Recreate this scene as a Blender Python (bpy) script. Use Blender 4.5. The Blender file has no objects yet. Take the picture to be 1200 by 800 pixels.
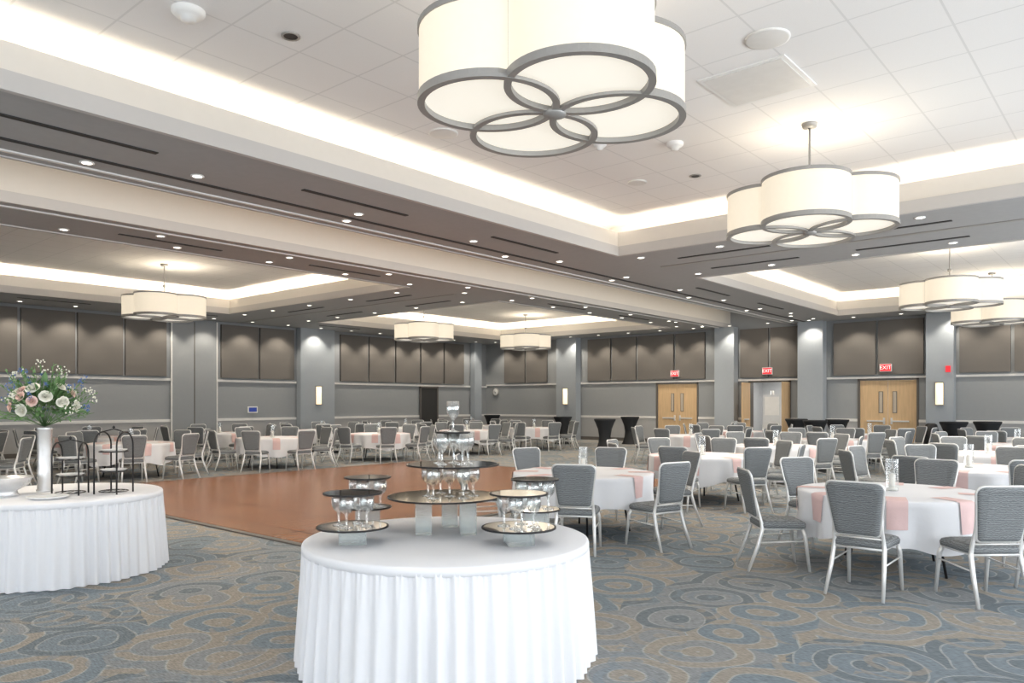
import bpy, math, random
from mathutils import Vector, Matrix
random.seed(7)
sc=bpy.context.scene
sc.view_settings.view_transform='Standard'
sc.view_settings.look='None'
sc.view_settings.exposure=0.5
pi=math.pi
# ------------------------------------------------------------------ materials
def newmat(name):
    m=bpy.data.materials.new(name); m.use_nodes=True
    nt=m.node_tree; b=nt.nodes['Principled BSDF']
    return m,nt,b
def N(nt,t,**kw):
    n=nt.nodes.new(t)
    for k,v in kw.items(): setattr(n,k,v)
    return n
def c4(c): return (c[0],c[1],c[2],1)
def simple(name,col,rough=.5,metal=0,var=.06,scale=9,bump=0,emit=None,es=0,trans=0,bscale=None,stretch=(1,1,1)):
    m,nt,b=newmat(name)
    tc=N(nt,'ShaderNodeTexCoord'); mp=N(nt,'ShaderNodeMapping'); mp.inputs['Scale'].default_value=stretch
    no=N(nt,'ShaderNodeTexNoise'); no.inputs['Scale'].default_value=scale; no.inputs['Detail'].default_value=4
    nt.links.new(tc.outputs['Object'],mp.inputs['Vector']); nt.links.new(mp.outputs[0],no.inputs['Vector'])
    mx=N(nt,'ShaderNodeMixRGB'); mx.inputs[1].default_value=c4([max(0,c*(1-var)) for c in col]); mx.inputs[2].default_value=c4([min(1,c*(1+var)) for c in col])
    nt.links.new(no.outputs['Fac'],mx.inputs[0]); nt.links.new(mx.outputs[0],b.inputs['Base Color'])
    b.inputs['Roughness'].default_value=rough; b.inputs['Metallic'].default_value=metal
    if trans: b.inputs['Transmission Weight'].default_value=trans; b.inputs['IOR'].default_value=1.3
    if emit: b.inputs['Emission Color'].default_value=c4(emit); b.inputs['Emission Strength'].default_value=es
    if bump:
        n2=N(nt,'ShaderNodeTexNoise'); n2.inputs['Scale'].default_value=bscale or scale*6
        nt.links.new(mp.outputs[0],n2.inputs['Vector'])
        bp=N(nt,'ShaderNodeBump'); bp.inputs['Strength'].default_value=bump; bp.inputs['Distance'].default_value=.01
        nt.links.new(n2.outputs['Fac'],bp.inputs['Height']); nt.links.new(bp.outputs[0],b.inputs['Normal'])
    return m
def mathn(nt,op,a,b_=None,c=None):
    n=N(nt,'ShaderNodeMath',operation=op)
    for i,v in enumerate((a,b_,c)):
        if v is None: continue
        if hasattr(v,'links'): nt.links.new(v,n.inputs[i])
        else: n.inputs[i].default_value=v
    return n.outputs[0]
def mixc(nt,fac,a,b_,blend='MIX'):
    n=N(nt,'ShaderNodeMixRGB',blend_type=blend)
    for i,v in enumerate((fac,a,b_)):
        if hasattr(v,'links'): nt.links.new(v,n.inputs[i])
        elif i==0: n.inputs[0].default_value=v
        else: n.inputs[i].default_value=c4(v)
    return n.outputs[0]
def thin_glass(name,tint=(.95,.965,.965),base=.13,edge=.85):
    m=bpy.data.materials.new(name); m.use_nodes=True; nt=m.node_tree; nt.nodes.clear()
    out=N(nt,'ShaderNodeOutputMaterial'); tr=N(nt,'ShaderNodeBsdfTransparent'); tr.inputs[0].default_value=c4(tint)
    gl=N(nt,'ShaderNodeBsdfGlossy'); gl.inputs['Roughness'].default_value=.06; gl.inputs[0].default_value=(.98,.98,.98,1)
    lw=N(nt,'ShaderNodeLayerWeight'); lw.inputs['Blend'].default_value=.35
    no=N(nt,'ShaderNodeTexNoise'); no.inputs['Scale'].default_value=60
    tc=N(nt,'ShaderNodeTexCoord'); nt.links.new(tc.outputs['Object'],no.inputs['Vector'])
    bp=N(nt,'ShaderNodeBump'); bp.inputs['Strength'].default_value=.5; bp.inputs['Distance'].default_value=.005
    nt.links.new(no.outputs['Fac'],bp.inputs['Height']); nt.links.new(bp.outputs[0],gl.inputs['Normal'])
    f=mathn(nt,'ADD',mathn(nt,'MULTIPLY',lw.outputs['Facing'],edge),mathn(nt,'MULTIPLY',no.outputs['Fac'],base*2))
    mx=N(nt,'ShaderNodeMixShader'); nt.links.new(f,mx.inputs[0]); nt.links.new(tr.outputs[0],mx.inputs[1]); nt.links.new(gl.outputs[0],mx.inputs[2]); nt.links.new(mx.outputs[0],out.inputs[0])
    return m

M={}
M['soffit']=simple('soffit_paint',(.37,.375,.38),.7)
M['fascia']=simple('fascia_paint',(.72,.69,.64),.7,var=.02)
M['fascia2']=simple('fascia_lower_paint',(.54,.525,.51),.7,var=.02)
M['wall']=simple('wall_paint_grey',(.29,.305,.315),.7,var=.03)
M['walllow']=simple('wall_paint_wainscot',(.38,.385,.39),.6,var=.03)
M['column']=simple('column_paint_bluegrey',(.36,.395,.43),.6,var=.03)
M['panel']=simple('acoustic_fabric_taupe',(.155,.143,.13),.9,var=.1,scale=40,bump=.3)
M['rail']=simple('rail_white',(.72,.71,.69),.5)
M['white']=simple('white_paint',(.8,.8,.79),.5,var=.02)
M['dark']=simple('dark_slot',(.03,.03,.03),.6)
M['black']=simple('black_metal',(.02,.02,.022),.35,metal=.3)
M['spandex']=simple('black_spandex',(.012,.014,.017),.7,bump=.1)
M['cloth']=simple('white_linen',(.78,.79,.82),.8,var=.02,scale=3,bump=.12,bscale=25)
M['pink']=simple('pink_napkin_linen',(.73,.53,.52),.8,var=.06,scale=12,bump=.1)
M['alu']=simple('brushed_aluminium',(.76,.76,.75),.35,metal=.4,var=.04,scale=30)
M['nickel']=simple('brushed_nickel',(.34,.33,.315),.45,metal=.3,var=.05,scale=30)
M['gold']=simple('mirror_gold',(.90,.78,.60),.06,metal=1,var=.02)
M['mirror']=simple('mirror_glass',(.85,.86,.87),.04,metal=1,var=.02)
M['glass']=thin_glass('clear_glass')
M['block']=simple('frosted_glass_block',(.78,.85,.85),.2,var=.05,trans=.8,scale=25,bump=.3)
M['candle']=simple('white_candle_wax',(.85,.83,.78),.4)
M['wood']=simple('birch_door',(.60,.42,.24),.4,var=.2,scale=3,stretch=(6,6,.6))
M['frame']=simple('door_frame_dark',(.12,.11,.10),.5)
M['pane']=simple('door_vision_glass',(.50,.44,.36),.1,var=.05)
M['hall']=simple('hall_wall',(.6,.61,.62),.7)
M['shade']=simple('lamp_shade_fabric',(.50,.47,.41),.8,var=.04,scale=20,emit=(1,.87,.67),es=.46)
M['diff']=simple('lamp_diffuser',(.58,.57,.53),.6,var=.02,emit=(1,.93,.80),es=.50)
M['bulb']=simple('downlight_lens',(1,1,1),.4,emit=(1,.93,.8),es=4)
M['sconce']=simple('sconce_glass',(.9,.85,.7),.5,emit=(1,.78,.5),es=.9)
M['red']=simple('exit_red',(.7,.03,.04),.4,emit=(1,.04,.06),es=.35)
M['exitw']=simple('exit_letters',(.95,.9,.9),.4,emit=(1,.9,.9),es=.4)
M['leaf']=simple('leaf_green',(.11,.22,.08),.55,var=.55,scale=14)
M['petal']=simple('white_petal',(.80,.79,.70),.6,var=.06)
M['blush']=simple('blush_petal',(.78,.58,.52),.6,var=.08)
M['blue']=simple('thistle_blue',(.10,.18,.40),.6,var=.3)
M['silver']=simple('silver_vase',(.78,.78,.78),.22,metal=.7,var=.05,scale=30,bump=.3)
M['screen']=simple('screen_blue',(.03,.06,.28),.3,emit=(.05,.12,.8),es=.08)

def ceiling_mat():
    m,nt,b=newmat('ceiling_tile')
    tc=N(nt,'ShaderNodeTexCoord'); sp=N(nt,'ShaderNodeSeparateXYZ'); nt.links.new(tc.outputs['Object'],sp.inputs[0])
    def line(o):
        f=mathn(nt,'FRACT',mathn(nt,'DIVIDE',o,.76)); a=mathn(nt,'ABSOLUTE',mathn(nt,'SUBTRACT',f,.5))
        return mathn(nt,'GREATER_THAN',a,.486)
    l=mathn(nt,'MAXIMUM',line(sp.outputs[0]),line(sp.outputs[1]))
    no=N(nt,'ShaderNodeTexNoise'); no.inputs['Scale'].default_value=160
    nt.links.new(tc.outputs['Object'],no.inputs['Vector'])
    base=mixc(nt,no.outputs['Fac'],(.80,.79,.78),(.90,.89,.88))
    col=mixc(nt,l,base,(.73,.725,.715))
    nt.links.new(col,b.inputs['Base Color']); b.inputs['Roughness'].default_value=.9
    return m
M['ceil']=ceiling_mat()
def carpet():
    m,nt,b=newmat('carpet_swirl')
    tc=N(nt,'ShaderNodeTexCoord')
    no=N(nt,'ShaderNodeTexNoise'); no.inputs['Scale'].default_value=1.6; no.inputs['Detail'].default_value=1
    nt.links.new(tc.outputs['Object'],no.inputs['Vector'])
    vm=N(nt,'ShaderNodeVectorMath',operation='MULTIPLY_ADD'); vm.inputs[1].default_value=(.22,.22,0)
    nt.links.new(no.outputs['Color'],vm.inputs[0]); nt.links.new(tc.outputs['Object'],vm.inputs[2])
    def vor(scale,rnd,off):
        mp=N(nt,'ShaderNodeMapping'); mp.inputs['Location'].default_value=(off,off*.7,0); nt.links.new(vm.outputs[0],mp.inputs['Vector'])
        v=N(nt,'ShaderNodeTexVoronoi',voronoi_dimensions='2D'); v.inputs['Scale'].default_value=scale; v.inputs['Randomness'].default_value=rnd
        nt.links.new(mp.outputs[0],v.inputs['Vector']); return v
    v1=vor(1.4,.75,0); v2=vor(2.3,.9,3.3)
    sepc=N(nt,'ShaderNodeSeparateColor'); nt.links.new(v1.outputs['Color'],sepc.inputs[0])
    sepd=N(nt,'ShaderNodeSeparateColor'); nt.links.new(v2.outputs['Color'],sepd.inputs[0])
    def ring(v,k,ph): return mathn(nt,'SINE',mathn(nt,'ADD',mathn(nt,'MULTIPLY',v.outputs['Distance'],k),ph))
    r1=ring(v1,19,0); r2=ring(v2,17,1.0)
    slate=(.145,.17,.19); blue=(.20,.24,.272); tan=(.32,.28,.23); grey=(.265,.275,.28); lite=(.41,.415,.405)
    base=mixc(nt,mathn(nt,'GREATER_THAN',sepc.outputs[0],.5),blue,grey)
    nb=N(nt,'ShaderNodeTexNoise'); nb.inputs['Scale'].default_value=.8; nt.links.new(tc.outputs['Object'],nb.inputs['Vector'])
    base=mixc(nt,mathn(nt,'MULTIPLY',nb.outputs['Fac'],.4),base,slate)
    ringcol=mixc(nt,mathn(nt,'GREATER_THAN',sepc.outputs[1],.4),slate,tan)
    c=mixc(nt,mathn(nt,'MULTIPLY',mathn(nt,'GREATER_THAN',r1,.15),.8),base,ringcol)
    l1=mathn(nt,'LESS_THAN',mathn(nt,'ABSOLUTE',mathn(nt,'SUBTRACT',r1,.15)),.2)
    c=mixc(nt,mathn(nt,'MULTIPLY',l1,.5),c,lite)
    mask2=mathn(nt,'MULTIPLY',mathn(nt,'GREATER_THAN',r2,.35),mathn(nt,'GREATER_THAN',sepd.outputs[0],.45))
    c=mixc(nt,mathn(nt,'MULTIPLY',mask2,.5),c,mixc(nt,mathn(nt,'GREATER_THAN',sepd.outputs[1],.5),blue,tan))
    w=N(nt,'ShaderNodeTexNoise'); w.inputs['Scale'].default_value=60; w.inputs['Detail'].default_value=2
    mp=N(nt,'ShaderNodeMapping'); mp.inputs['Scale'].default_value=(1.6,.35,1)
    nt.links.new(tc.outputs['Object'],mp.inputs['Vector']); nt.links.new(mp.outputs[0],w.inputs['Vector'])
    g=N(nt,'ShaderNodeMapRange'); g.inputs[1].default_value=.3; g.inputs[2].default_value=.7; g.inputs[3].default_value=.75; g.inputs[4].default_value=1.27
    nt.links.new(w.outputs['Fac'],g.inputs[0])
    vv=N(nt,'ShaderNodeVectorMath',operation='SCALE'); nt.links.new(c,vv.inputs[0]); nt.links.new(g.outputs[0],vv.inputs['Scale'])
    nt.links.new(vv.outputs[0],b.inputs['Base Color']); b.inputs['Roughness'].default_value=.95
    b.inputs['Specular IOR Level'].default_value=.2
    bp=N(nt,'ShaderNodeBump'); bp.inputs['Strength'].default_value=.3; bp.inputs['Distance'].default_value=.01
    nt.links.new(w.outputs['Fac'],bp.inputs['Height']); nt.links.new(bp.outputs[0],b.inputs['Normal'])
    return m
M['carpet']=carpet()
def dance():
    m,nt,b=newmat('dance_floor_wood')
    tc=N(nt,'ShaderNodeTexCoord'); sp=N(nt,'ShaderNodeSeparateXYZ'); nt.links.new(tc.outputs['Object'],sp.inputs[0])
    def line(o,s,w):
        f=mathn(nt,'FRACT',mathn(nt,'DIVIDE',o,s)); return mathn(nt,'GREATER_THAN',mathn(nt,'ABSOLUTE',mathn(nt,'SUBTRACT',f,.5)),.5-w)
    l=mathn(nt,'MAXIMUM',line(sp.outputs[0],.92,.018),line(sp.outputs[1],.92,.018))
    l2=line(sp.outputs[1],.115,.05)
    ch=N(nt,'ShaderNodeTexChecker'); ch.inputs['Scale'].default_value=1/.92; nt.links.new(tc.outputs['Object'],ch.inputs['Vector'])
    no=N(nt,'ShaderNodeTexNoise'); no.inputs['Scale'].default_value=3; no.inputs['Detail'].default_value=6
    mp=N(nt,'ShaderNodeMapping'); mp.inputs['Scale'].default_value=(1,12,1); nt.links.new(tc.outputs['Object'],mp.inputs['Vector']); nt.links.new(mp.outputs[0],no.inputs['Vector'])
    a=mixc(nt,no.outputs['Fac'],(.21,.082,.034),(.36,.155,.068))
    a=mixc(nt,mathn(nt,'MULTIPLY',ch.outputs['Fac'],.22),a,(.40,.19,.09))
    a=mixc(nt,mathn(nt,'MULTIPLY',l2,.35),a,(.14,.055,.028))
    a=mixc(nt,l,a,(.10,.04,.02))
    nt.links.new(a,b.inputs['Base Color']); b.inputs['Roughness'].default_value=.24
    return m
M['dance']=dance()
def uphol():
    m,nt,b=newmat('grey_wave_upholstery')
    tc=N(nt,'ShaderNodeTexCoord'); wv=N(nt,'ShaderNodeTexWave'); wv.inputs['Scale'].default_value=20; wv.inputs['Distortion'].default_value=6; wv.inputs['Detail Scale'].default_value=1.5
    wv.bands_direction='Z'
    nt.links.new(tc.outputs['Object'],wv.inputs['Vector'])
    col=mixc(nt,wv.outputs['Fac'],(.11,.12,.125),(.235,.25,.26))
    nt.links.new(col,b.inputs['Base Color']); b.inputs['Roughness'].default_value=.8
    return m
M['uph']=uphol()

# ------------------------------------------------------------------ mesh builder
class MB:
    def __init__(s): s.v=[];s.f=[];s.m=[];s.sm=[];s.mats=[]
    def mi(s,k):
        if k not in s.mats: s.mats.append(k)
        return s.mats.index(k)
    def face(s,idx,k,smooth=False): s.f.append(idx); s.m.append(s.mi(k)); s.sm.append(smooth)
    def box(s,x0,x1,y0,y1,z0,z1,k):
        b=len(s.v); s.v+= [(x0,y0,z0),(x1,y0,z0),(x1,y1,z0),(x0,y1,z0),(x0,y0,z1),(x1,y0,z1),(x1,y1,z1),(x0,y1,z1)]
        for q in ((0,3,2,1),(4,5,6,7),(0,1,5,4),(1,2,6,5),(2,3,7,6),(3,0,4,7)): s.face([b+i for i in q],k)
    def loft(s,rings,k,caps=(True,True),smooth=True,closed=True):
        n=len(rings[0]); b=len(s.v)
        for r in rings: s.v+=[tuple(p) for p in r]
        for i in range(len(rings)-1):
            for j in range(n if closed else n-1):
                a=b+i*n+j; a2=b+i*n+(j+1)%n
                s.face([a,a2,a2+n,a+n],k,smooth)
        if caps[0]: s.face([b+j for j in range(n)][::-1],k)
        if caps[1]: s.face([b+(len(rings)-1)*n+j for j in range(n)],k)
    def lathe(s,prof,k,n=24,c=(0,0,0),caps=(False,False),smooth=True):
        s.loft([[(c[0]+r*math.cos(2*pi*j/n),c[1]+r*math.sin(2*pi*j/n),c[2]+z) for j in range(n)] for r,z in prof],k,caps,smooth)
    def tube(s,pts,r,k,n=8,closed=False,caps=True):
        P=[Vector(p) for p in pts]; L=len(P); rings=[]; up=None
        for i in range(L):
            if closed: t=(P[(i+1)%L]-P[i-1])
            else: t=P[min(i+1,L-1)]-P[max(i-1,0)]
            t.normalize()
            if up is None:
                up=Vector((0,0,1)) if abs(t.z)<.9 else Vector((1,0,0))
            a=up-t*up.dot(t)
            if a.length<1e-4: a=Vector((0,1,0))-t*t.y
            a.normalize(); up=a; bb=t.cross(a)
            rr=r[i] if isinstance(r,(list,tuple)) else r
            rings.append([P[i]+(a*math.cos(2*pi*j/n)+bb*math.sin(2*pi*j/n))*rr for j in range(n)])
        if closed: rings.append(rings[0])
        s.loft(rings,k,(not closed and caps,not closed and caps))
    def mesh(s,name):
        me=bpy.data.meshes.new(name); me.from_pydata(s.v,[],s.f)
        for k in s.mats: me.materials.append(M[k])
        me.polygons.foreach_set('material_index',s.m); me.polygons.foreach_set('use_smooth',s.sm)
        me.update(); return me
def put(me,name,loc=(0,0,0),rz=0,parent=None,scale=None):
    o=bpy.data.objects.new(name,me); o.location=loc; o.rotation_euler=(0,0,rz)
    if scale: o.scale=scale
    sc.collection.objects.link(o)
    if parent: o.parent=parent
    return o
def rrect(w,d,r,n=5):
    pts=[]
    for cx,cy,a in ((w/2-r,d/2-r,0),(-w/2+r,d/2-r,pi/2),(-w/2+r,-d/2+r,pi),(w/2-r,-d/2+r,1.5*pi)):
        for i in range(n+1): t=a+pi/2*i/n; pts.append((cx+r*math.cos(t),cy+r*math.sin(t)))
    return pts

# ------------------------------------------------------------------ room shell
X0,X1,Y0,Y1=-5.0,28.2,-4.0,25.9
ZS,ZC=4.6,5.32
b=MB(); b.box(X0-.3,X1+4,Y0-.3,Y1+.3,-.2,0,'carpet'); put(b.mesh('floor'),'floor')
b=MB(); b.box(X0-.3,X1+.3,Y0-.3,Y1+.3,ZC,ZC+.2,'ceil'); put(b.mesh('ceiling'),'ceiling')
b=MB(); dx0,dx1,dy0,dy1=5.1,14.6,7.5,15.8
b.box(dx0,dx1,dy0,dy1,0,.022,'dance')
for (a0,a1,c0,c1) in ((dx0-.09,dx0,dy0-.09,dy1+.09),(dx1,dx1+.09,dy0-.09,dy1+.09),(dx0,dx1,dy0-.09,dy0),(dx0,dx1,dy1,dy1+.09)):
    b.box(a0,a1,c0,c1,0,.018,'frame')
put(b.mesh('dance_floor'),'dance_floor')
coffers=[(-3.2,12.88,-1.1,8.25),(16.3,26.4,-1.1,8.25),(-3.2,12.88,14.5,23.3),(16.3,26.4,14.5,23.3)]
trough=(-5.0,28.2,10.49,12.84)
xs=[X0,-3.2,12.88,16.3,26.4,X1]; ys=[Y0,-1.1,8.25,10.49,12.84,14.5,23.3,Y1]
b=MB()
for i in range(len(xs)-1):
    for j in range(len(ys)-1):
        cx=(xs[i]+xs[i+1])/2; cy=(ys[j]+ys[j+1])/2
        if trough[2]<cy<trough[3]: continue
        if any(c[0]<cx<c[1] and c[2]<cy<c[3] for c in coffers): continue
        b.box(xs[i],xs[i+1],ys[j],ys[j+1],ZS,ZS+.15,'soffit')
put(b.mesh('ceiling_soffit'),'ceiling_soffit')
def area(name,loc,sx,sy,power,col,rot):
    L=bpy.data.lights.new(name,'AREA'); L.shape='RECTANGLE'; L.size=sx; L.size_y=sy; L.energy=power; L.color=col
    o=bpy.data.objects.new(name,L); o.location=loc; o.rotation_euler=rot; sc.collection.objects.link(o); return o
warm=(1,.84,.64)
for ci,(x0,x1,y0,y1) in enumerate(coffers):
    b=MB(); t=.10; w=.55
    for (a0,a1,c0,c1) in ((x0-t,x0,y0-t,y1+t),(x1,x1+t,y0-t,y1+t),(x0,x1,y0-t,y0),(x0,x1,y1,y1+t)):
        b.box(a0,a1,c0,c1,ZS+.15,5.06,'fascia')
    e=.05
    for (a0,a1,c0,c1) in ((x0-.02,x0+e,y0-.02,y1+.02),(x1-e,x1+.02,y0-.02,y1+.02),(x0+e,x1-e,y0-.02,y0+e),(x0+e,x1-e,y1-e,y1+.02)):
        b.box(a0,a1,c0,c1,ZS-.02,ZS+.17,'fascia2')
    for (a0,a1,c0,c1) in ((x0-w-.05,x0-w,y0-w,y1+w),(x1+w,x1+w+.05,y0-w,y1+w),(x0-w,x1+w,y0-w-.05,y0-w),(x0-w,x1+w,y1+w,y1+w+.05)):
        b.box(a0,a1,c0,c1,ZS+.15,ZC,'white')
    put(b.mesh('trim_coffer_fascia'),'trim_%d'%(ci+1))
    k=(6.5,8.5,11,11)[ci]
    zz=4.86; q=.36; tl=.85
    area('cove_light',((x0+x1)/2,y1+q,zz),x1-x0,.12,k*(x1-x0),warm,(pi+tl,0,0))
    area('cove_light',((x0+x1)/2,y0-q,zz),x1-x0,.12,k*(x1-x0),warm,(pi-tl,0,0))
    area('cove_light',(x1+q,(y0+y1)/2,zz),.12,y1-y0,k*(y1-y0),warm,(0,pi-tl,0))
    area('cove_light',(x0-q,(y0+y1)/2,zz),.12,y1-y0,k*(y1-y0),warm,(0,pi+tl,0))
b=MB(); x0,x1,y0,y1=trough
b.box(x0,x1,y0-.1,y0,ZS+.15,ZC,'fascia'); b.box(x0,x1,y1,y1+.1,ZS+.15,ZC,'fascia')
b.box(x0,x1,y1-.04,y1+.02,ZS-.015,ZS+.15,'fascia2'); b.box(x0,x1,y0-.02,y0+.04,ZS-.015,ZS+.15,'fascia2')
put(b.mesh('trim_trough'),'trim_5')
area('cove_light',((x0+x1)/2,11.1,5.25),31,.3,100,warm,(.5,0,0))
b=MB()
b.box(X0,X1,13.1,13.16,ZS-.02,ZS,'rail'); b.box(X0,X1,10.2,10.26,ZS-.02,ZS,'rail')
b.box(14.5,14.6,Y0,8.2,ZS-.012,ZS,'nickel'); b.box(14.5,14.6,14.5,25.8,ZS-.012,ZS,'nickel')
b.box(X0,X1,9.75,9.83,ZS-.012,ZS,'dark')
put(b.mesh('trim_partition_track'),'trim_6')
b=MB(); z0_,z1_=ZS-.012,ZS-.001
for x in (-.8,3.1,7.0,10.9,18.7,22.6): b.box(x-.95,x+.95,8.95,9.03,z0_,z1_,'dark')
for x in (2.6,6.5,10.4,18.7,22.6): b.box(x-.95,x+.95,13.75,13.83,z0_,z1_,'dark')
for y in (.5,3.5,6.5,16.5,20.5):
    for x in (13.9,15.4): b.box(x-.04,x+.04,y-.95,y+.95,z0_,z1_,'dark')
for x in (8,12,18,22): b.box(x-.95,x+.95,24.2,24.28,z0_,z1_,'dark')
put(b.mesh('slot_air_diffusers'),'slot_air_diffusers')
DL=[]
for i in range(24):
    x=-3+i*1.3
    if i%2==0: DL.append((x,9.5))
    if i%2: DL.append((x,13.4))
for i in range(16):
    DL.append((-3+i*1.95,14.15))
    if i%2: DL.append((-2.2+i*1.95,10.0))
wallL=[(-3+1.48*i,25.1) for i in range(21)]
wallR=[(27.35,-2.5+1.5*i) for i in range(19)]
for y in (-.5,1.2,2.9,4.6,6.3,8.0,15.5,17.5,19.5,21.5,23.2): DL.append((13.35,y)); DL.append((15.85,y))
for y in (9.2,13.4):
    for x in (24.8,26.9): DL.append((x,y))
DL+=wallL+wallR
b=MB()
for (x,y) in DL:
    b.lathe([(.085,ZS-.001),(.085,ZS-.012),(.06,ZS-.012)],'white',16,(x,y,0))
    b.lathe([(.0001,ZS-.009),(.06,ZS-.009)],'bulb',16,(x,y,0))
for (x,y) in ((2.5,6.2),(1.9,6.6),(4.3,6.6),(8.5,6.8),(11.2,5.7),(7.3,1.2)):
    b.lathe([(.095,ZC-.001),(.095,ZC-.012),(.07,ZC-.012)],'nickel',16,(x,y,0)); b.lathe([(.0001,ZC-.009),(.07,ZC-.009)],'dark',16,(x,y,0))
put(b.mesh('ceiling_downlights'),'ceiling_downlights')
def spot(loc,e,ang,rot=(0,0,0),blend=.6):
    L=bpy.data.lights.new('downlight_lamp','SPOT'); L.energy=e; L.spot_size=ang; L.spot_blend=blend; L.color=(1,.90,.76); L.shadow_soft_size=.06
    o=bpy.data.objects.new('downlight_lamp',L); o.location=loc; o.rotation_euler=rot; sc.collection.objects.link(o)
for (x,y) in wallL:
    if x>4: spot((x,y,ZS-.03),85,math.radians(100),(.25,0,0))
for (x,y) in wallR:
    if y>1: spot((x,y,ZS-.03),80,math.radians(100),(0,-.25,0))
for (x,y) in ((1,9.5),(6,9.5),(12,9.5),(18,9.5),(24,9.5),(3,14.1),(8,14.1),(14,14.1),(20,14.1),(25,14.1),(13.35,3),(13.35,6),(15.85,4.6),(15.85,19),(13.35,19),(15.8,1)):
    spot((x,y,ZS-.03),240,math.radians(140))
b=MB()
for (x,y,r) in ((7.45,3.0,.22),(7.2,7.4,.2),(10.9,6.6,.16),(18,6.5,.2)):
    b.lathe([(r,ZC),(r,ZC-.015),(r*.9,ZC-.02),(.001,ZC-.02)],'rail',32,(x,y,0))
put(b.mesh('ceiling_speakers'),'ceiling_speakers')
b=MB()
for (x,y,r) in ((3.4,6.9,.15),(8.9,6.0,.1),(9.6,5.2,.12),(19,5,.1)):
    b.lathe([(r,ZC),(r,ZC-.03),(r*.8,ZC-.06),(r*.5,ZC-.07),(r*.45,ZC-.10),(.001,ZC-.11)],'white',28,(x,y,0))
put(b.mesh('smoke_detectors'),'smoke_detectors')
b=MB(); b.box(7.9,8.9,3.0,4.0,ZC-.015,ZC,'white'); b.box(7.95,8.85,3.05,3.95,ZC-.02,ZC-.015,'rail')
put(b.mesh('ceiling_access_panel'),'ceiling_access_panel')

# ------- walls
b=MB()
b.box(X0,X1+.3,Y1,Y1+.3,0,ZC,'wall')
b.box(X0,X1,Y1-.025,Y1,0,1.0,'walllow'); b.box(X0,X1,Y1-.05,Y1,1.0,1.09,'rail'); b.box(X0,X1,Y1-.06,Y1,2.42,2.5,'rail')
put(b.mesh('wall_back'),'wall_back')
b=MB(); b.box(X0,X1,Y1-.04,Y1-.025,0,.14,'frame'); put(b.mesh('baseboard_back'),'baseboard_back')
def wpanel(b,x0,x1,z0=2.56,z1=4.5,m='panel'): b.box(x0,x1,Y1-.10,Y1,z0,z1,m)
b=MB()
lp=[(-3.2+1.5*i,-1.8+1.5*i) for i in range(0,6)]+[(6.1,7.5),(7.6,9.08),(9.16,10.52),(10.6,11.95),(13.95,15.42),(15.5,16.97),(19.2,20.6),(20.7,22.1),(22.2,23.6),(23.7,25.1),(25.2,26.5)]
for a,c in lp: wpanel(b,a,c)
put(b.mesh('acoustic_wall_panels'),'acoustic_wall_panels')
b=MB(); b.box(12.15,12.92,Y1-.09,Y1-.061,0,4.5,'wall'); b.box(12.96,13.75,Y1-.09,Y1-.061,0,4.5,'wall'); b.box(12.925,12.955,Y1-.09,Y1-.061,0,4.5,'frame')
b.box(12.10,12.15,Y1-.10,Y1-.06,0,4.55,'rail'); b.box(13.75,13.80,Y1-.10,Y1-.06,0,4.55,'rail')
put(b.mesh('door_4'),'door_4')
b=MB(); b.box(17.1,18.7,Y1-.35,Y1-.06,0,ZS,'column'); b.box(27.0,27.5,Y1-.35,Y1-.06,0,ZS,'column'); put(b.mesh('wall_pilasters'),'wall_pilasters')
b=MB(); b.box(23.7,24.7,Y1-.08,Y1-.052,0,2.4,'dark'); b.box(23.62,23.7,Y1-.1,Y1-.06,0,2.4,'frame'); b.box(24.7,24.78,Y1-.1,Y1-.06,0,2.4,'frame'); b.box(23.62,24.78,Y1-.1,Y1-.06,2.34,2.42,'frame')
put(b.mesh('door_5'),'door_5')
b=MB(); segs=[(Y0,6.15),(8.1,10.45),(12.1,14.2),(16.15,Y1)]
for a,c in segs:
    b.box(X1,X1+.3,a,c,0,ZC,'wall'); b.box(X1-.025,X1,a,c,0,1.0,'walllow'); b.box(X1-.05,X1,a,c,1.0,1.09,'rail')
for a,c in ((6.15,8.1),(10.45,12.1),(14.2,16.15)): b.box(X1,X1+.3,a,c,2.5,ZC,'wall')
b.box(X1-.06,X1,Y0,Y1-.06,2.5,2.57,'rail')
put(b.mesh('wall_right'),'wall_right')
b=MB()
for a,c in segs: b.box(X1-.04,X1-.025,a,min(c,Y1-.05),0,.14,'frame')
put(b.mesh('baseboard_right'),'baseboard_right')
b=MB()
for a,c in ((23.3,24.6),(21.95,23.2),(18.4,19.6),(17.1,18.3),(15.3,17.0),(13.9,15.2),(11.3,12.4),(10.15,11.2),(7.5,8.9),(6.0,7.4),(3.55,4.95),(2.05,3.45),(.55,1.95),(-.95,.45),(-2.45,-1.05)):
    b.box(X1-.10,X1,a,c,2.63,4.5,'panel')
put(b.mesh('acoustic_wall_panels'),'acoustic_wall_panels')
b=MB()
for a,c in ((20.0,21.1),(12.5,13.3),(9.15,10.05),(5.05,5.85)): b.box(X1-.45,X1-.061,a,c,0,ZS-.001,'column')
put(b.mesh('wall_pilasters'),'wall_pilasters')
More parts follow.
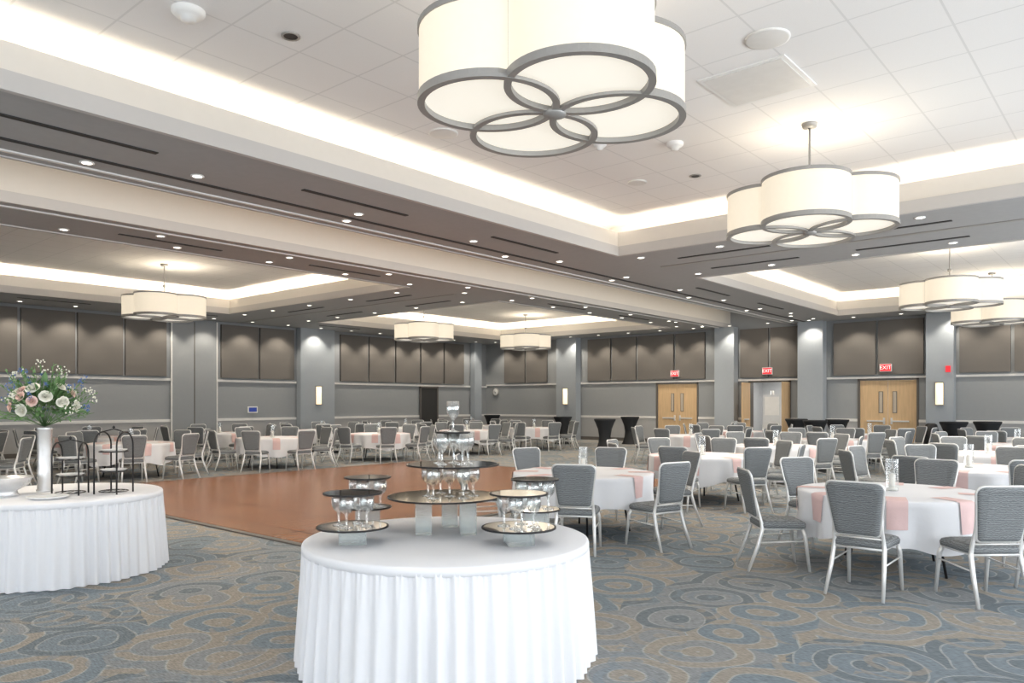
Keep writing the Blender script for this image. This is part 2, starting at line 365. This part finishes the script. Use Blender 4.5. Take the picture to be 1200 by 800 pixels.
def double_door(n,y0,y1,h=2.44):
    b=MB(); x=X1
    for a,c in ((y0,y0+.07),(y1-.07,y1)): b.box(x-.03,x+.2,a,c,0,h+.06,'frame')
    b.box(x-.03,x+.2,y0,y1,h,h+.06,'frame')
    mid=(y0+y1)/2
    for a,c,s in ((y0+.075,mid-.006,-1),(mid+.006,y1-.075,1)):
        b.box(x+.03,x+.075,a,c,.01,h-.005,'wood')
        hy=mid+s*.12
        b.box(x-.02,x+.03,min(hy,hy+s*.55),max(hy,hy+s*.55),1.0,1.05,'alu')
        b.box(x-.0,x+.032,hy-.03,hy+.03,.92,1.14,'alu')
        b.box(x+.02,x+.031,a+.02,c-.02,.02,.25,'alu')
        wy=mid+s*.22; b.box(x+.015,x+.03,wy-.07,wy+.07,1.3,2.05,'frame'); b.box(x+.01,x+.0149,wy-.05,wy+.05,1.32,2.03,'pane')
    put(b.mesh('door_%d'%n),'door_%d'%n)
double_door(1,14.2,16.15); double_door(3,6.15,8.1)
b=MB(); y0,y1=10.45,12.1; x=X1
for a,c in ((y0,y0+.07),(y1-.07,y1)): b.box(x-.03,x+.3,a,c,0,2.5,'frame')
b.box(x-.03,x+.3,y0,y1,2.44,2.5,'frame')
b.box(x-.75,x-.03,y1-.08,y1-.035,.01,2.43,'wood'); b.box(x-.6,x-.2,y1-.12,y1-.08,1.0,1.05,'alu')
b.box(x-.75,x-.03,y0+.035,y0+.08,.01,2.43,'wood'); b.box(x-.6,x-.2,y0+.08,y0+.12,1.0,1.05,'alu')
put(b.mesh('door_2'),'door_2')
b=MB(); b.box(x+.3,x+3.6,y0-1.0,y0-.9,0,2.8,'hall'); b.box(x+.3,x+3.6,y1+.9,y1+1.0,0,2.8,'hall'); b.box(x+3.5,x+3.6,y0-.9,y1+.9,0,2.8,'hall'); b.box(x+.3,x+3.6,y0-1,y1+1,2.8,2.9,'hall')
b.box(x+3.45,x+3.5,11.2,12.1,0,2.3,'frame'); b.box(x+3.42,x+3.45,10.0,10.8,1.1,2.0,'panel')
put(b.mesh('wall_hallway'),'wall_hallway')
area('hallway_light',(x+1.8,11.3,2.75),1.5,1.5,45,(1,.97,.92),(0,0,0))
b=MB(); b.box(27.3,27.33,10.5,11.15,.75,1.95,'hall'); b.box(27.29,27.30,10.56,11.09,1.2,1.88,'rail')
b.tube([(27.35,10.55,0),(27.34,10.78,2.1)],.015,'alu'); b.tube([(27.35,11.1,0),(27.34,10.87,2.1)],.015,'alu'); b.tube([(27.85,10.8,0),(27.36,10.82,2.1)],.015,'alu'); b.box(27.25,27.33,10.5,11.15,.72,.75,'alu')
put(b.mesh('whiteboard_easel'),'whiteboard_easel')
def window_wall(name,axis,pos,thick,lo,hi,wins,z0,z1,widx):
    b=MB()
    def bx(a,c,zz0,zz1,m='wall',t0=0,t1=None,bb=None):
        bb=bb or b
        p0=pos; p1=pos+thick
        if t1 is not None: p0,p1=pos+t0,pos+t1
        q0,q1=min(p0,p1),max(p0,p1)
        if axis=='y': bb.box(a,c,q0,q1,zz0,zz1,m)
        else: bb.box(q0,q1,a,c,zz0,zz1,m)
    cur=lo
    for a,c in wins:
        bx(cur,a,0,ZC); bx(a,c,0,z0); bx(a,c,z1,ZC); cur=c
    bx(cur,hi,0,ZC)
    put(b.mesh(name),name)
    for i,(a,c) in enumerate(wins):
        w=MB(); s=1 if thick>0 else -1
        for u in (a,(a*2+c)/3,(a+2*c)/3,c-.06): bx(u,u+.06,z0,z1,'frame',s*.05,s*.15,w)
        bx(a,c,z0,z0+.06,'frame',s*.05,s*.15,w); bx(a,c,z1-.06,z1,'frame',s*.05,s*.15,w); bx(a,c,2.6,2.66,'frame',s*.05,s*.15,w)
        nm='window_%d'%(widx+i); put(w.mesh(nm),nm)
winsR=[(-4,-.2),(.8,4.6),(5.6,9.4),(10.4,14.2),(15.2,19.0),(20.0,23.8)]
winsL=[(-3,.8),(1.8,5.6),(6.6,10.4)]
window_wall('wall_front','y',Y0,-.3,X0,X1,winsR,.5,3.9,1)
window_wall('wall_left','x',X0,-.3,Y0,Y1,winsL,.5,3.9,7)
day=(.93,.97,1.0)
for i,(a,c) in enumerate(winsR): area('window_daylight',((a+c)/2,Y0-.35,2.2),c-a,3.4,(170,190,200,210,230,240)[i],day,(pi/2,0,0))
for a,c in winsL: area('window_daylight',(X0-.35,(a+c)/2,2.2),c-a,3.4,85,day,(pi/2,0,-pi/2))

def sconce(loc,rz):
    b=MB(); b.box(-.13,.13,0,.03,-.38,.38,'nickel')
    rings=[]
    for z in (-.35,.35): rings.append([(.11*math.cos(pi*j/12),-.12*math.sin(pi*j/12),z) for j in range(13)])
    b.loft(rings,'sconce',(True,True),closed=True)
    b.box(-.13,.13,-.13,.0,-.39,-.355,'nickel'); b.box(-.13,.13,-.13,0,.355,.39,'nickel')
    put(b.mesh('wall_sconce'),'wall_sconce',loc,rz)
sconce((17.9,Y1-.385,1.95),0); sconce((X1-.485,20.55,1.95),-pi/2); sconce((X1-.485,5.45,1.95),-pi/2)
def exit_sign(y):
    b=MB(); b.box(-.19,.19,0,.06,-.13,.13,'white'); b.box(-.175,.175,-.006,0,-.115,.115,'red')
    o=put(b.mesh('exit_sign'),'exit_sign',(X1-.17,y,2.86),-pi/2)
    cu=bpy.data.curves.new('t','FONT'); cu.body='EXIT'; cu.size=.18; cu.align_x='CENTER'; cu.align_y='CENTER'; cu.extrude=.003
    t=bpy.data.objects.new('t',cu); sc.collection.objects.link(t)
    me=bpy.data.meshes.new_from_object(t.evaluated_get(bpy.context.evaluated_depsgraph_get())); bpy.data.objects.remove(t)
    me.materials.clear(); me.materials.append(M['exitw'])
    l=bpy.data.objects.new('letters',me); sc.collection.objects.link(l); l.parent=o; l.location=(0,-.01,0); l.rotation_euler=(pi/2,0,0)
for y in (15.2,11.3,7.15): exit_sign(y)
b=MB(); b.lathe([(.0001,-.0),(.16,0),(.18,.01),(.19,.04)],'white',32); b.lathe([(.17,-.012),(.2,-.012),(.2,.04)],'nickel',32); b.box(-.008,.008,-.0,.11,-.01,-.004,'black'); b.box(-.0,.08,-.008,.008,-.01,-.004,'black')
o=put(b.mesh('wall_clock'),'wall_clock',(X1-.065,25.2,2.2)); o.rotation_euler=(0,pi/2,0)
b=MB(); b.box(-.07,.07,-.05,0,-.10,.10,'red'); put(b.mesh('fire_alarm'),'fire_alarm',(X1-.45,5.2,2.75),-pi/2)
b=MB(); b.box(-.2,.2,-.05,.0,-.12,.12,'white'); b.box(-.16,.16,-.056,-.05,-.08,.08,'screen'); put(b.mesh('wall_control_screen'),'wall_control_screen',(15.2,Y1-.026,1.4))
b=MB(); b.lathe([(.2,0),(.22,.02),(.22,.75),(.2,.8),(.17,.95),(.10,1.0),(.001,1.0)],'black',24,caps=(True,False)); put(b.mesh('trash_bin'),'trash_bin',(27.3,5.6,0))

# ------------------------------------------------------------------ chandeliers
def chandelier_mesh():
    b=MB(); r=.525; z0=0; z1=.57; outline=[]
    nseg=24
    def off(k):
        out=[]
        for i in range(4):
            ph=i*pi/2; cx,cy=r*math.cos(ph),r*math.sin(ph)
            for j in range(nseg):
                a=ph-pi/2+pi*j/nseg; out.append((cx+(r+k)*math.cos(a),cy+(r+k)*math.sin(a)))
        return out
    outline=off(0); n=len(outline)
    b.loft([[(x,y,z) for x,y in outline] for z in (z0+.04,z1-.03)],'shade',(False,False))
    for za,zb in ((z0,z0+.045),(z1-.04,z1)):
        o=off(.012); i_=off(-.02)
        b.loft([[(x,y,za) for x,y in i_],[(x,y,za) for x,y in o],[(x,y,zb) for x,y in o],[(x,y,zb) for x,y in i_]],'nickel',(False,False),smooth=False)
    k=len(b.v); b.v.append((0,0,z0+.03)); b.v+=[(x,y,z0+.03) for x,y in off(-.01)]
    for j in range(n): b.face([k,k+1+(j+1)%n,k+1+j],'diff')
    k=len(b.v); b.v.append((0,0,z1-.05)); b.v+=[(x,y,z1-.05) for x,y in off(-.01)]
    for j in range(n): b.face([k,k+1+(j+1)%n,k+1+j],'shade')
    for i in range(4):
        ph=i*pi/2; cx,cy=r*math.cos(ph),r*math.sin(ph); m=56; e=.001*i
        rg=[]
        for rr,zz in ((r+.012,z0+.01),(r+.012,z0-.012-e),(r-.042,z0-.012-e),(r-.042,z0+.028)):
            rg.append([(cx+rr*math.cos(2*pi*j/m),cy+rr*math.sin(2*pi*j/m),zz) for j in range(m)])
        b.loft(rg,'nickel',(False,False),smooth=False)
        a=ph+pi/4; d=r*math.sqrt(2)-.01
        b.tube([(d*math.cos(a),d*math.sin(a),0),(d*math.cos(a),d*math.sin(a),z1)],.012,'nickel',6)
        b.tube([(0,0,z1-.02),(d*math.cos(a),d*math.sin(a),z1-.02)],.012,'nickel',6)
    b.lathe([(.001,-.045),(.03,-.043),(.085,-.03),(.09,-.012),(.09,.0)],'nickel',24)
    H=ZC-3.9
    b.tube([(0,0,z1-.05),(0,0,H)],.014,'nickel',8)
    b.lathe([(.001,.80),(.045,.81),(.045,.87),(.001,.88)],'nickel',16)
    b.lathe([(.02,H-.06),(.09,H-.05),(.10,H)],'nickel',24)
    return b.mesh('quatrefoil_chandelier')
cm=chandelier_mesh()
for i,(x,y,a) in enumerate(((4.66,3.56,236.9),(10.1,3.5,194.2),(20.0,3.72,194),(25.0,3.6,215),(9.2,20,225),(18.5,20,225),(24.2,20,225))):
    put(cm,'quatrefoil_chandelier',(x,y,3.9),math.radians(a))
    L=bpy.data.lights.new('chandelier_uplight','POINT'); L.energy=16 if i<2 else 26; L.color=(1,.88,.70); L.shadow_soft_size=.22
    o=bpy.data.objects.new('chandelier_uplight',L); o.location=(x+.3,y,4.72); sc.collection.objects.link(o)

# ------------------------------------------------------------------ chair
def chair_mesh():
    b=MB()
    rg=[]
    for ins,z in ((.03,.415),(.004,.425),(0,.455),(.012,.478),(.05,.492),(.11,.498)):
        rg.append([(x,y+.02,z) for x,y in rrect(.46-2*ins,.46-2*ins,.07-ins*.4,5)])
    b.loft(rg,'uph')
    def yb(z): return -.20-.23*(z-.5)
    def P(s,z,o): return (s,yb(z)-o*.974,z-o*.22)
    def outl(ins):
        pts=[]; hb,ht=.185-ins,.235-ins; zb,zt=.53+ins,.985-ins; r=.06
        for cx,cz,a in ((ht-r,zt-r,0),(-ht+r,zt-r,pi/2)):
            for i in range(7): t=a+pi/2*i/6; pts.append((cx+r*math.cos(t),cz+r*math.sin(t)))
        r=.03
        for cx,cz,a in ((-hb+r,zb+r,pi),(hb-r,zb+r,1.5*pi)):
            for i in range(5): t=a+pi/2*i/4; pts.append((cx+r*math.cos(t),cz+r*math.sin(t)))
        return pts
    def curve(s): return .028*(1-(s/.235)**2)
    b.loft([[P(s,z,o+curve(s)) for s,z in outl(i)] for i,o in ((.04,.022),(.015,.02),(.004,.012),(.004,-.014),(.015,-.024),(.05,-.03))],'uph')
    fr=[P(s,z,curve(s)) for s,z in outl(0)]
    b.tube(fr,.0115,'alu',6,closed=True)
    for sx in (-1,1):
        b.tube([P(sx*.205,.72,0),P(sx*.196,.60,0),(sx*.20,-.19,.47),(sx*.205,-.185,.41),(sx*.215,-.23,.25),(sx*.235,-.33,0)],[.010,.013,.018,.021,.020,.014],'alu',8)
        b.tube([(sx*.2,.20,.415),(sx*.215,.225,.35),(sx*.225,.265,0)],[.018,.021,.014],'alu',8)
        b.tube([(sx*.2,-.19,.415),(sx*.2,.21,.415)],.013,'alu',8)
        b.tube([(sx*.22,.23,.30),(sx*.213,-.22,.28)],.008,'alu',6)
    b.tube([(-.2,.2,.41),(.2,.2,.41)],.012,'alu',8); b.tube([(-.2,-.19,.41),(.2,-.19,.41)],.012,'alu',8)
    b.tube([(-.19,-.205,.50),(.19,-.205,.50)],.009,'alu',6)
    return b.mesh('banquet_chair')
ch=chair_mesh()
def cloth_mesh(seed):
    rnd=random.Random(seed); b=MB(); n=192; R=.90
    ph=[rnd.random()*6.28 for _ in range(4)]
    def fold(t): return .6*math.sin(11*t+ph[0])+.3*math.sin(17*t+ph[1])+.25*math.sin(5*t+ph[2])
    rings=[]
    for rr,z in ((.02,.762),(.5,.762),(.86,.762),(.89,.758),(.90,.745)):
        rings.append([(rr*math.cos(2*pi*j/n),rr*math.sin(2*pi*j/n),z) for j in range(n)])
    for k in range(1,11):
        f=k/10; row=[]
        for j in range(n):
            t=2*pi*j/n; a=.06*f**.8*fold(t)+.01*f
            zz=.745-(.40+.05*math.sin(4*t+ph[3])+.015*fold(t))*f
            row.append(((R+a)*math.cos(t),(R+a)*math.sin(t),zz))
        rings.append(row)
    b.loft(rings,'cloth',(True,False))
    b.lathe([(.88,.735),(.88,.755)],'frame',48,caps=(True,True))
    for q in range(4):
        a=q*pi/2+.4; b.tube([(.45*math.cos(a),.45*math.sin(a),.73),(.6*math.cos(a),.6*math.sin(a),0.0)],.014,'black',6)
    b.tube([(.53,.22,.35),(-.53,-.22,.35)],.01,'black',6)
    return b.mesh('round_banquet_table'),fold
tabs=[cloth_mesh(i) for i in range(3)]
def napkins(fold,angs,seed):
    b=MB(); rnd=random.Random(seed)
    for a in angs:
        a+=rnd.uniform(-.08,.08); w=.18; m=6; rings=[]; drop=rnd.uniform(.45,.72)
        for st in [(.58,.766),(.74,.766),(.87,.766),(.91,.755)]+[('h',k/5) for k in range(1,6)]:
            row=[]
            for i in range(m+1):
                s=(i/m-.5)*w
                if st[0]=='h':
                    f=st[1]*drop; t=a+s/.93; aa=.06*f**.8*fold(t)+.01*f+.012; rr=.90+aa; z=.745-.41*f
                    row.append((rr*math.cos(t),rr*math.sin(t),z))
                else:
                    rr,z=st; c=math.cos(a);d=math.sin(a)
                    if rr>.9: t=a+s/.93; row.append((rr*math.cos(t),rr*math.sin(t),z))
                    else:
                        tt=s*.98; rx=math.sqrt(max(rr*rr-tt*tt*.9,0)); row.append((rx*c-tt*d,rx*d+tt*c,z))
            rings.append(row)
        b.loft(rings,'pink',(False,False),closed=False)
    return b.mesh('pink_napkins')
naps=[napkins(t[1],[i*2*pi/8+.30 for i in range(8)],q) for q,t in enumerate(tabs)]
b=MB()
b.lathe([(.001,.0),(.058,.0),(.06,.01),(.06,.32)],'glass',24)
b.lathe([(.001,.005),(.05,.005),(.05,.03),(.001,.035)],'candle',16); b.lathe([(.001,.03),(.03,.03),(.03,.17),(.001,.175)],'candle',16)
vasem=b.mesh('glass_cylinder_vase')
def cam2w(a): return math.radians(a-49.4)
tc=[0]
def table(x,y,angs,rot=0,rad=1.31):
    k=tc[0]%3; tc[0]+=1
    put(tabs[k][0],'round_banquet_table',(x,y,0),rot); put(naps[k],'pink_napkins',(x,y,0),rot); put(vasem,'glass_cylinder_vase',(x,y,.763))
    for a in angs:
        r=rad+random.uniform(-.03,.05)
        if isinstance(a,tuple): a,r=a
        px,py=x+r*math.cos(a),y+r*math.sin(a)
        put(ch,'banquet_chair',(px,py,0),a+pi-pi/2+random.uniform(-.12,.12))
table(8.32,2.06,[(cam2w(a),r) for a,r in ((182,1.2),(234,1.28),(274,1.3),(318,1.35),(10,1.35),(48,1.35),(103,1.3))],rot=cam2w(0))
table(8.0,5.65,[(cam2w(a),r) for a,r in ((182,1.3),(115,1.3),(70,1.3),(22,1.35),(306,1.27),(262,1.3))],rot=.3)
def ring8(off,n=8): return [off+i*2*pi/n for i in range(n)]
for i,(x,y) in enumerate(((11.9,5.93),(12.0,2.0),(15.6,6.1),(15.6,2.3),(19.2,6.1),(19.2,2.3),(22.7,6.2),(22.7,2.4),(19.0,9.8),(22.8,10.2))):
    table(x,y,ring8(.2+.37*i),rot=.5*i)
for i,(x,y) in enumerate(((3.7,17.5),(7.3,17.5),(10.8,17.4),(14.3,17.4),(17.8,17.2),(4.3,21.2),(7.8,21.2),(11.4,21.2),(15.0,21.2),(18.6,21.1),(22.0,21.0),(21.3,17.2))):
    table(x,y,ring8(.1+.31*i),rot=.4*i)

b=MB(); b.lathe([(.0001,1.1),(.36,1.1),(.375,1.09),(.37,1.05),(.33,.98),(.24,.75),(.20,.5),(.22,.3),(.28,.1),(.34,.0)],'spandex',32)
hb=b.mesh('highboy_cocktail_table')
for (x,y) in ((24.5,18.3),(21.9,14.55),(26.2,16.2),(26.4,9.6),(24.6,8.35),(26.3,8.2),(25.3,4.6),(26.3,3.9),(26.0,23.5)):
    put(hb,'highboy_cocktail_table',(x,y,0))

def skirted(name,x,y,R=.915):
    b=MB(); n=1080; rnd=random.Random(3)
    w=[(rnd.uniform(3,9),rnd.random()*6.28,rnd.uniform(.02,.05)) for _ in range(4)]
    def warp(t): return t+sum(a*math.sin(round(f)*t+p) for f,p,a in w)*.6
    rings=[]
    zs=[.735,.72,.70,.66,.6,.5,.4,.3,.2,.1,.04,.005]
    for z in zs:
        f=(.735-z)/.73; row=[]
        for j in range(n):
            t=2*pi*j/n; u=warp(t)
            s=math.sin(54*u)
            amp=.008+.020*f**.5
            fine=.005*math.sin(162*u)*(1-min(1,f*3))
            low=.012*f*math.sin(13*u+1)
            r=R+.008+.035*f+amp*s*(.75+.25*math.sin(7*u))+fine+low
            row.append((r*math.cos(t),r*math.sin(t),z))
        rings.append(row)
    b.loft(rings,'cloth',(False,False))
    b.lathe([(.0001,.764),(.6,.764),(R,.764),(R+.012,.758),(R+.018,.745),(R+.018,.712),(R+.008,.706)],'cloth',128)
    return put(b.mesh(name),name,(x,y,0))
skirted('skirted_display_table',3.52,3.58)
skirted('skirted_buffet_table',2.77,8.28)

def goblet(b,x,y,z,h=.2):
    k=h/.2
    pr=[(.001,0),(.034,0),(.036,.003),(.012,.008),(.006,.02),(.006,.07),(.012,.085),(.028,.10),(.038,.125),(.041,.155),(.037,.2),(.0355,.2),(.039,.155),(.035,.127),(.024,.104),(.001,.095)]
    b.lathe([(r*1.15,zz*k) for r,zz in pr],'glass',20,(x,y,z))
def disc(b,x,y,z,r,m='mirror',t=.010):
    b.lathe([(.0001,z+t),(r-.012,z+t)],m,48,(x,y,0))
    b.lathe([(r-.012,z+t),(r,z+t),(r,z),(.0001,z)],'black',48,(x,y,0))
Rv=Vector((.651,-.759)); Fv=Vector((.759,.651)); TC=Vector((3.52,3.58)); TZ=.7645
def L(dx,dz): p=TC+Rv*dx+Fv*dz; return p.x,p.y
def blockg(b,x,y,z0,z1,s,rot=.4):
    rg=[]
    for z,i in ((z0,.004),(z0+.004,0),(z1-.004,0),(z1,.004)):
        rg.append([(x+(px*math.cos(rot)-py*math.sin(rot)),y+(px*math.sin(rot)+py*math.cos(rot)),z) for px,py in rrect(s-2*i,s-2*i,.006,2)])
    b.loft(rg,'block',smooth=False)
b=MB()
for dx,dz in ((-.17,.10),(.13,.10),(-.02,.42)):
    x,y=L(dx,dz); blockg(b,x,y,TZ,1.0,.11,.85)
cx,cy=L(-.04,.22); disc(b,cx,cy,1.0,.39,'gold')
for dx,dz in ((-.10,.06),(.10,.06),(.0,.17),(.16,.2),(-.15,.2),(-.08,.36),(.09,.36)):
    x,y=L(dx,dz); goblet(b,x,y,1.0105,.21)
cx,cy=L(.02,.22); disc(b,cx,cy,1.221,.32)
for dx,dz in ((-.05,.15),(.09,.15),(.02,.30),(-.08,.27),(.12,.27)):
    x,y=L(dx,dz); goblet(b,x,y,1.2315,.21)
disc(b,cx,cy,1.442,.12)
goblet(b,cx,cy,1.4525,.21)
put(b.mesh('goblet_mirror_tower'),'goblet_mirror_tower')
for (dx,dz,rl,ru,z0) in ((-.58,-.22,.225,.185,.10),(-.60,.38,.17,.165,.14),(.47,-.25,.235,.185,.10),(.59,.34,.18,.17,.13)):
    b=MB(); x,y=L(dx,dz); blockg(b,x,y,TZ,TZ+z0,.17,.9); disc(b,x,y,TZ+z0,rl)
    for k in range(4):
        a=k*pi/2+.5; goblet(b,x+.095*math.cos(a),y+.095*math.sin(a),TZ+z0+.0105,.2)
    disc(b,x,y,TZ+z0+.211,ru)
    put(b.mesh('goblet_mirror_stand'),'goblet_mirror_stand')

b=MB(); b.lathe([(.001,0),(.075,0),(.075,.02),(.066,.03),(.066,.62),(.08,.64),(.07,.64),(.06,.61),(.001,.5)],'silver',28)
put(b.mesh('silver_cylinder_vase'),'silver_cylinder_vase',(2.70,8.47,.7645))
fl=MB(); rnd=random.Random(11)
def leaf(o,d,l,w,m='leaf'):
    d=d.normalized(); side=d.cross(Vector((0,0,1)))
    if side.length<.05: side=Vector((1,0,0))
    side.normalize(); side=Matrix.Rotation(rnd.uniform(-1,1),3,d)@side; nn=side.cross(d)
    k=len(fl.v); ps=[o,o+d*l*.3+side*w,o+d*l*.3+nn*w*.2,o+d*l*.3-side*w,o+d*l*.7+side*w*.75,o+d*l*.7+nn*w*.15,o+d*l*.7-side*w*.75,o+d*l-nn*w*.5]
    fl.v+=[tuple(p) for p in ps]
    for q in ((0,1,2),(0,2,3),(1,4,5,2),(2,5,6,3),(4,7,5),(5,7,6)): fl.face([k+i for i in q],m,True)
C0=Vector((0,0,0.64))
def rdir(lo=-.25):
    while True:
        v=Vector((rnd.gauss(0,1),rnd.gauss(0,1),rnd.gauss(.35,.9)))
        if v.length>.1:
            v.normalize()
            if v.z>lo: return v
def rose(c,ax,s,m='petal'):
    ax=ax.normalized(); t=ax.orthogonal().normalized(); u=ax.cross(t)
    for ly,(rr,hh,np_,open_) in enumerate(((.25,.9,3,.1),(.5,.85,4,.3),(.75,.7,5,.6),(1.0,.5,6,1.0))):
        for p in range(np_):
            a0=2*pi*p/np_+ly*.7; rows=[]
            for vv in range(4):
                f=vv/3; row=[]
                for uu in range(4):
                    g=(uu/3-.5)*2*pi/np_*1.35; rad=s*rr*(.35+.75*math.sin(f*1.5)+open_*.25*f*f)*(1-.08*abs(g))
                    h=s*(hh*f-(abs(uu/3-.5)*2)**2*.18*f-.2*open_*f*f)
                    row.append(c+(t*math.cos(a0+g)+u*math.sin(a0+g))*rad+ax*h)
                rows.append(row)
            fl.loft(rows,m,(False,False),closed=False)
UP=Vector((0,0,.16))
for i in range(380):
    d=rdir(-.45); r0=rnd.uniform(.08,.30); o=C0+UP+Vector((d.x*r0,d.y*r0,d.z*r0*.85)); leaf(o,(d+Vector((rnd.uniform(-.5,.5),rnd.uniform(-.5,.5),rnd.uniform(-.4,.5)))),rnd.uniform(.06,.13),rnd.uniform(.010,.022))
for i in range(60):
    d=rdir(-.1); sc_=rnd.uniform(.40,.56); e=C0+UP*.6+d*sc_; fl.tube([C0-Vector((0,0,.03)),C0+d*.2+UP*.3,e],.0025,'leaf',4)
    for k in range(8):
        p=C0+UP*.3+(e-C0-UP*.3)*(.45+.07*k); leaf(p,d+rdir(-1)*.8,.05,.009)
    if i%2==0:
        for k in range(10):
            q=e+rdir(-1)*.04; fl.lathe([(.001,-.009),(.009,0),(.001,.009)],'petal' if i%4 else 'blue',6,tuple(q))
for i in range(26):
    d=rdir(-.15); rose(C0+UP+Vector((d.x*.29,d.y*.29,d.z*.26)),d,rnd.uniform(.036,.056),'blush' if i%5==0 else 'petal')
for i in range(12):
    d=rdir(-.1); q=C0+UP+d*.32
    for k in range(14): leaf(q,d*.5+rdir(-1),.035,.004,'blue')
put(fl.mesh('floral_arrangement'),'floral_arrangement',(2.70,8.47,.7645+.04))
def wire_stand(x,y,rz,h,w=.13):
    b=MB()
    def arch(off,w,hh):
        pts=[(-w,off,0)]+[(-w*math.cos(t),off,hh-w+w*math.sin(t)) for t in [pi*i/14 for i in range(15)]]+[(w,off,0)]
        b.tube(pts,.008,'black',6)
    arch(-w*.9,w,h); arch(w*.9,w,h)
    for z in (.02,h*.36,h*.68):
        b.tube([(w*math.cos(2*pi*i/24),w*math.sin(2*pi*i/24),z) for i in range(24)],.005,'black',6,closed=True)
        for k in (-.06,0,.06): b.tube([(-w*.9,k,z),(w*.9,k,z)],.003,'black',5)
        if z>.1: b.lathe([(.001,z+.005),(w*.75,z+.007),(w*.95,z+.02)],'white',24)
    b.tube([(0,-w*.9,h),(0,0,h+.03),(0,w*.9,h)],.006,'black',6); b.lathe([(.001,0),(.016,.016),(.001,.034)],'black',10,(0,0,h+.03))
    put(b.mesh('wire_display_stand'),'wire_display_stand',(x,y,.7655),rz)
wire_stand(2.78,8.02,.9,.50); wire_stand(3.10,7.82,.6,.60)
b=MB(); b.lathe([(.001,0),(.12,0),(.10,.03),(.10,.05),(.19,.10),(.22,.17),(.225,.18),(.21,.175),(.17,.11),(.001,.08)],'silver',32)
b.tube([(.22,0,.16),(.27,0,.17),(.27,0,.13),(.2,0,.12)],.008,'silver',6); b.tube([(-.22,0,.16),(-.27,0,.17),(-.27,0,.13),(-.2,0,.12)],.008,'silver',6)
put(b.mesh('silver_punch_bowl'),'silver_punch_bowl',(2.33,8.36,.765),.6)
b=MB(); b.lathe([(.001,0),(.12,0),(.17,.02),(.175,.028),(.16,.022),(.11,.008),(.001,.008)],'white',40)
put(b.mesh('serving_platter'),'serving_platter',(2.52,7.82,.765))

w=bpy.data.worlds.new('World'); sc.world=w; w.use_nodes=True
w.node_tree.nodes['Background'].inputs[0].default_value=(.85,.92,1,1); w.node_tree.nodes['Background'].inputs[1].default_value=1.0
cam=bpy.data.cameras.new('camera'); cam.sensor_width=36; cam.lens=886/1200*36; cam.shift_y=.06; cam.clip_end=200
co=bpy.data.objects.new('camera',cam); co.location=(0,0,1.65); co.rotation_euler=(pi/2,0,math.radians(-49.4)); sc.collection.objects.link(co); sc.camera=co
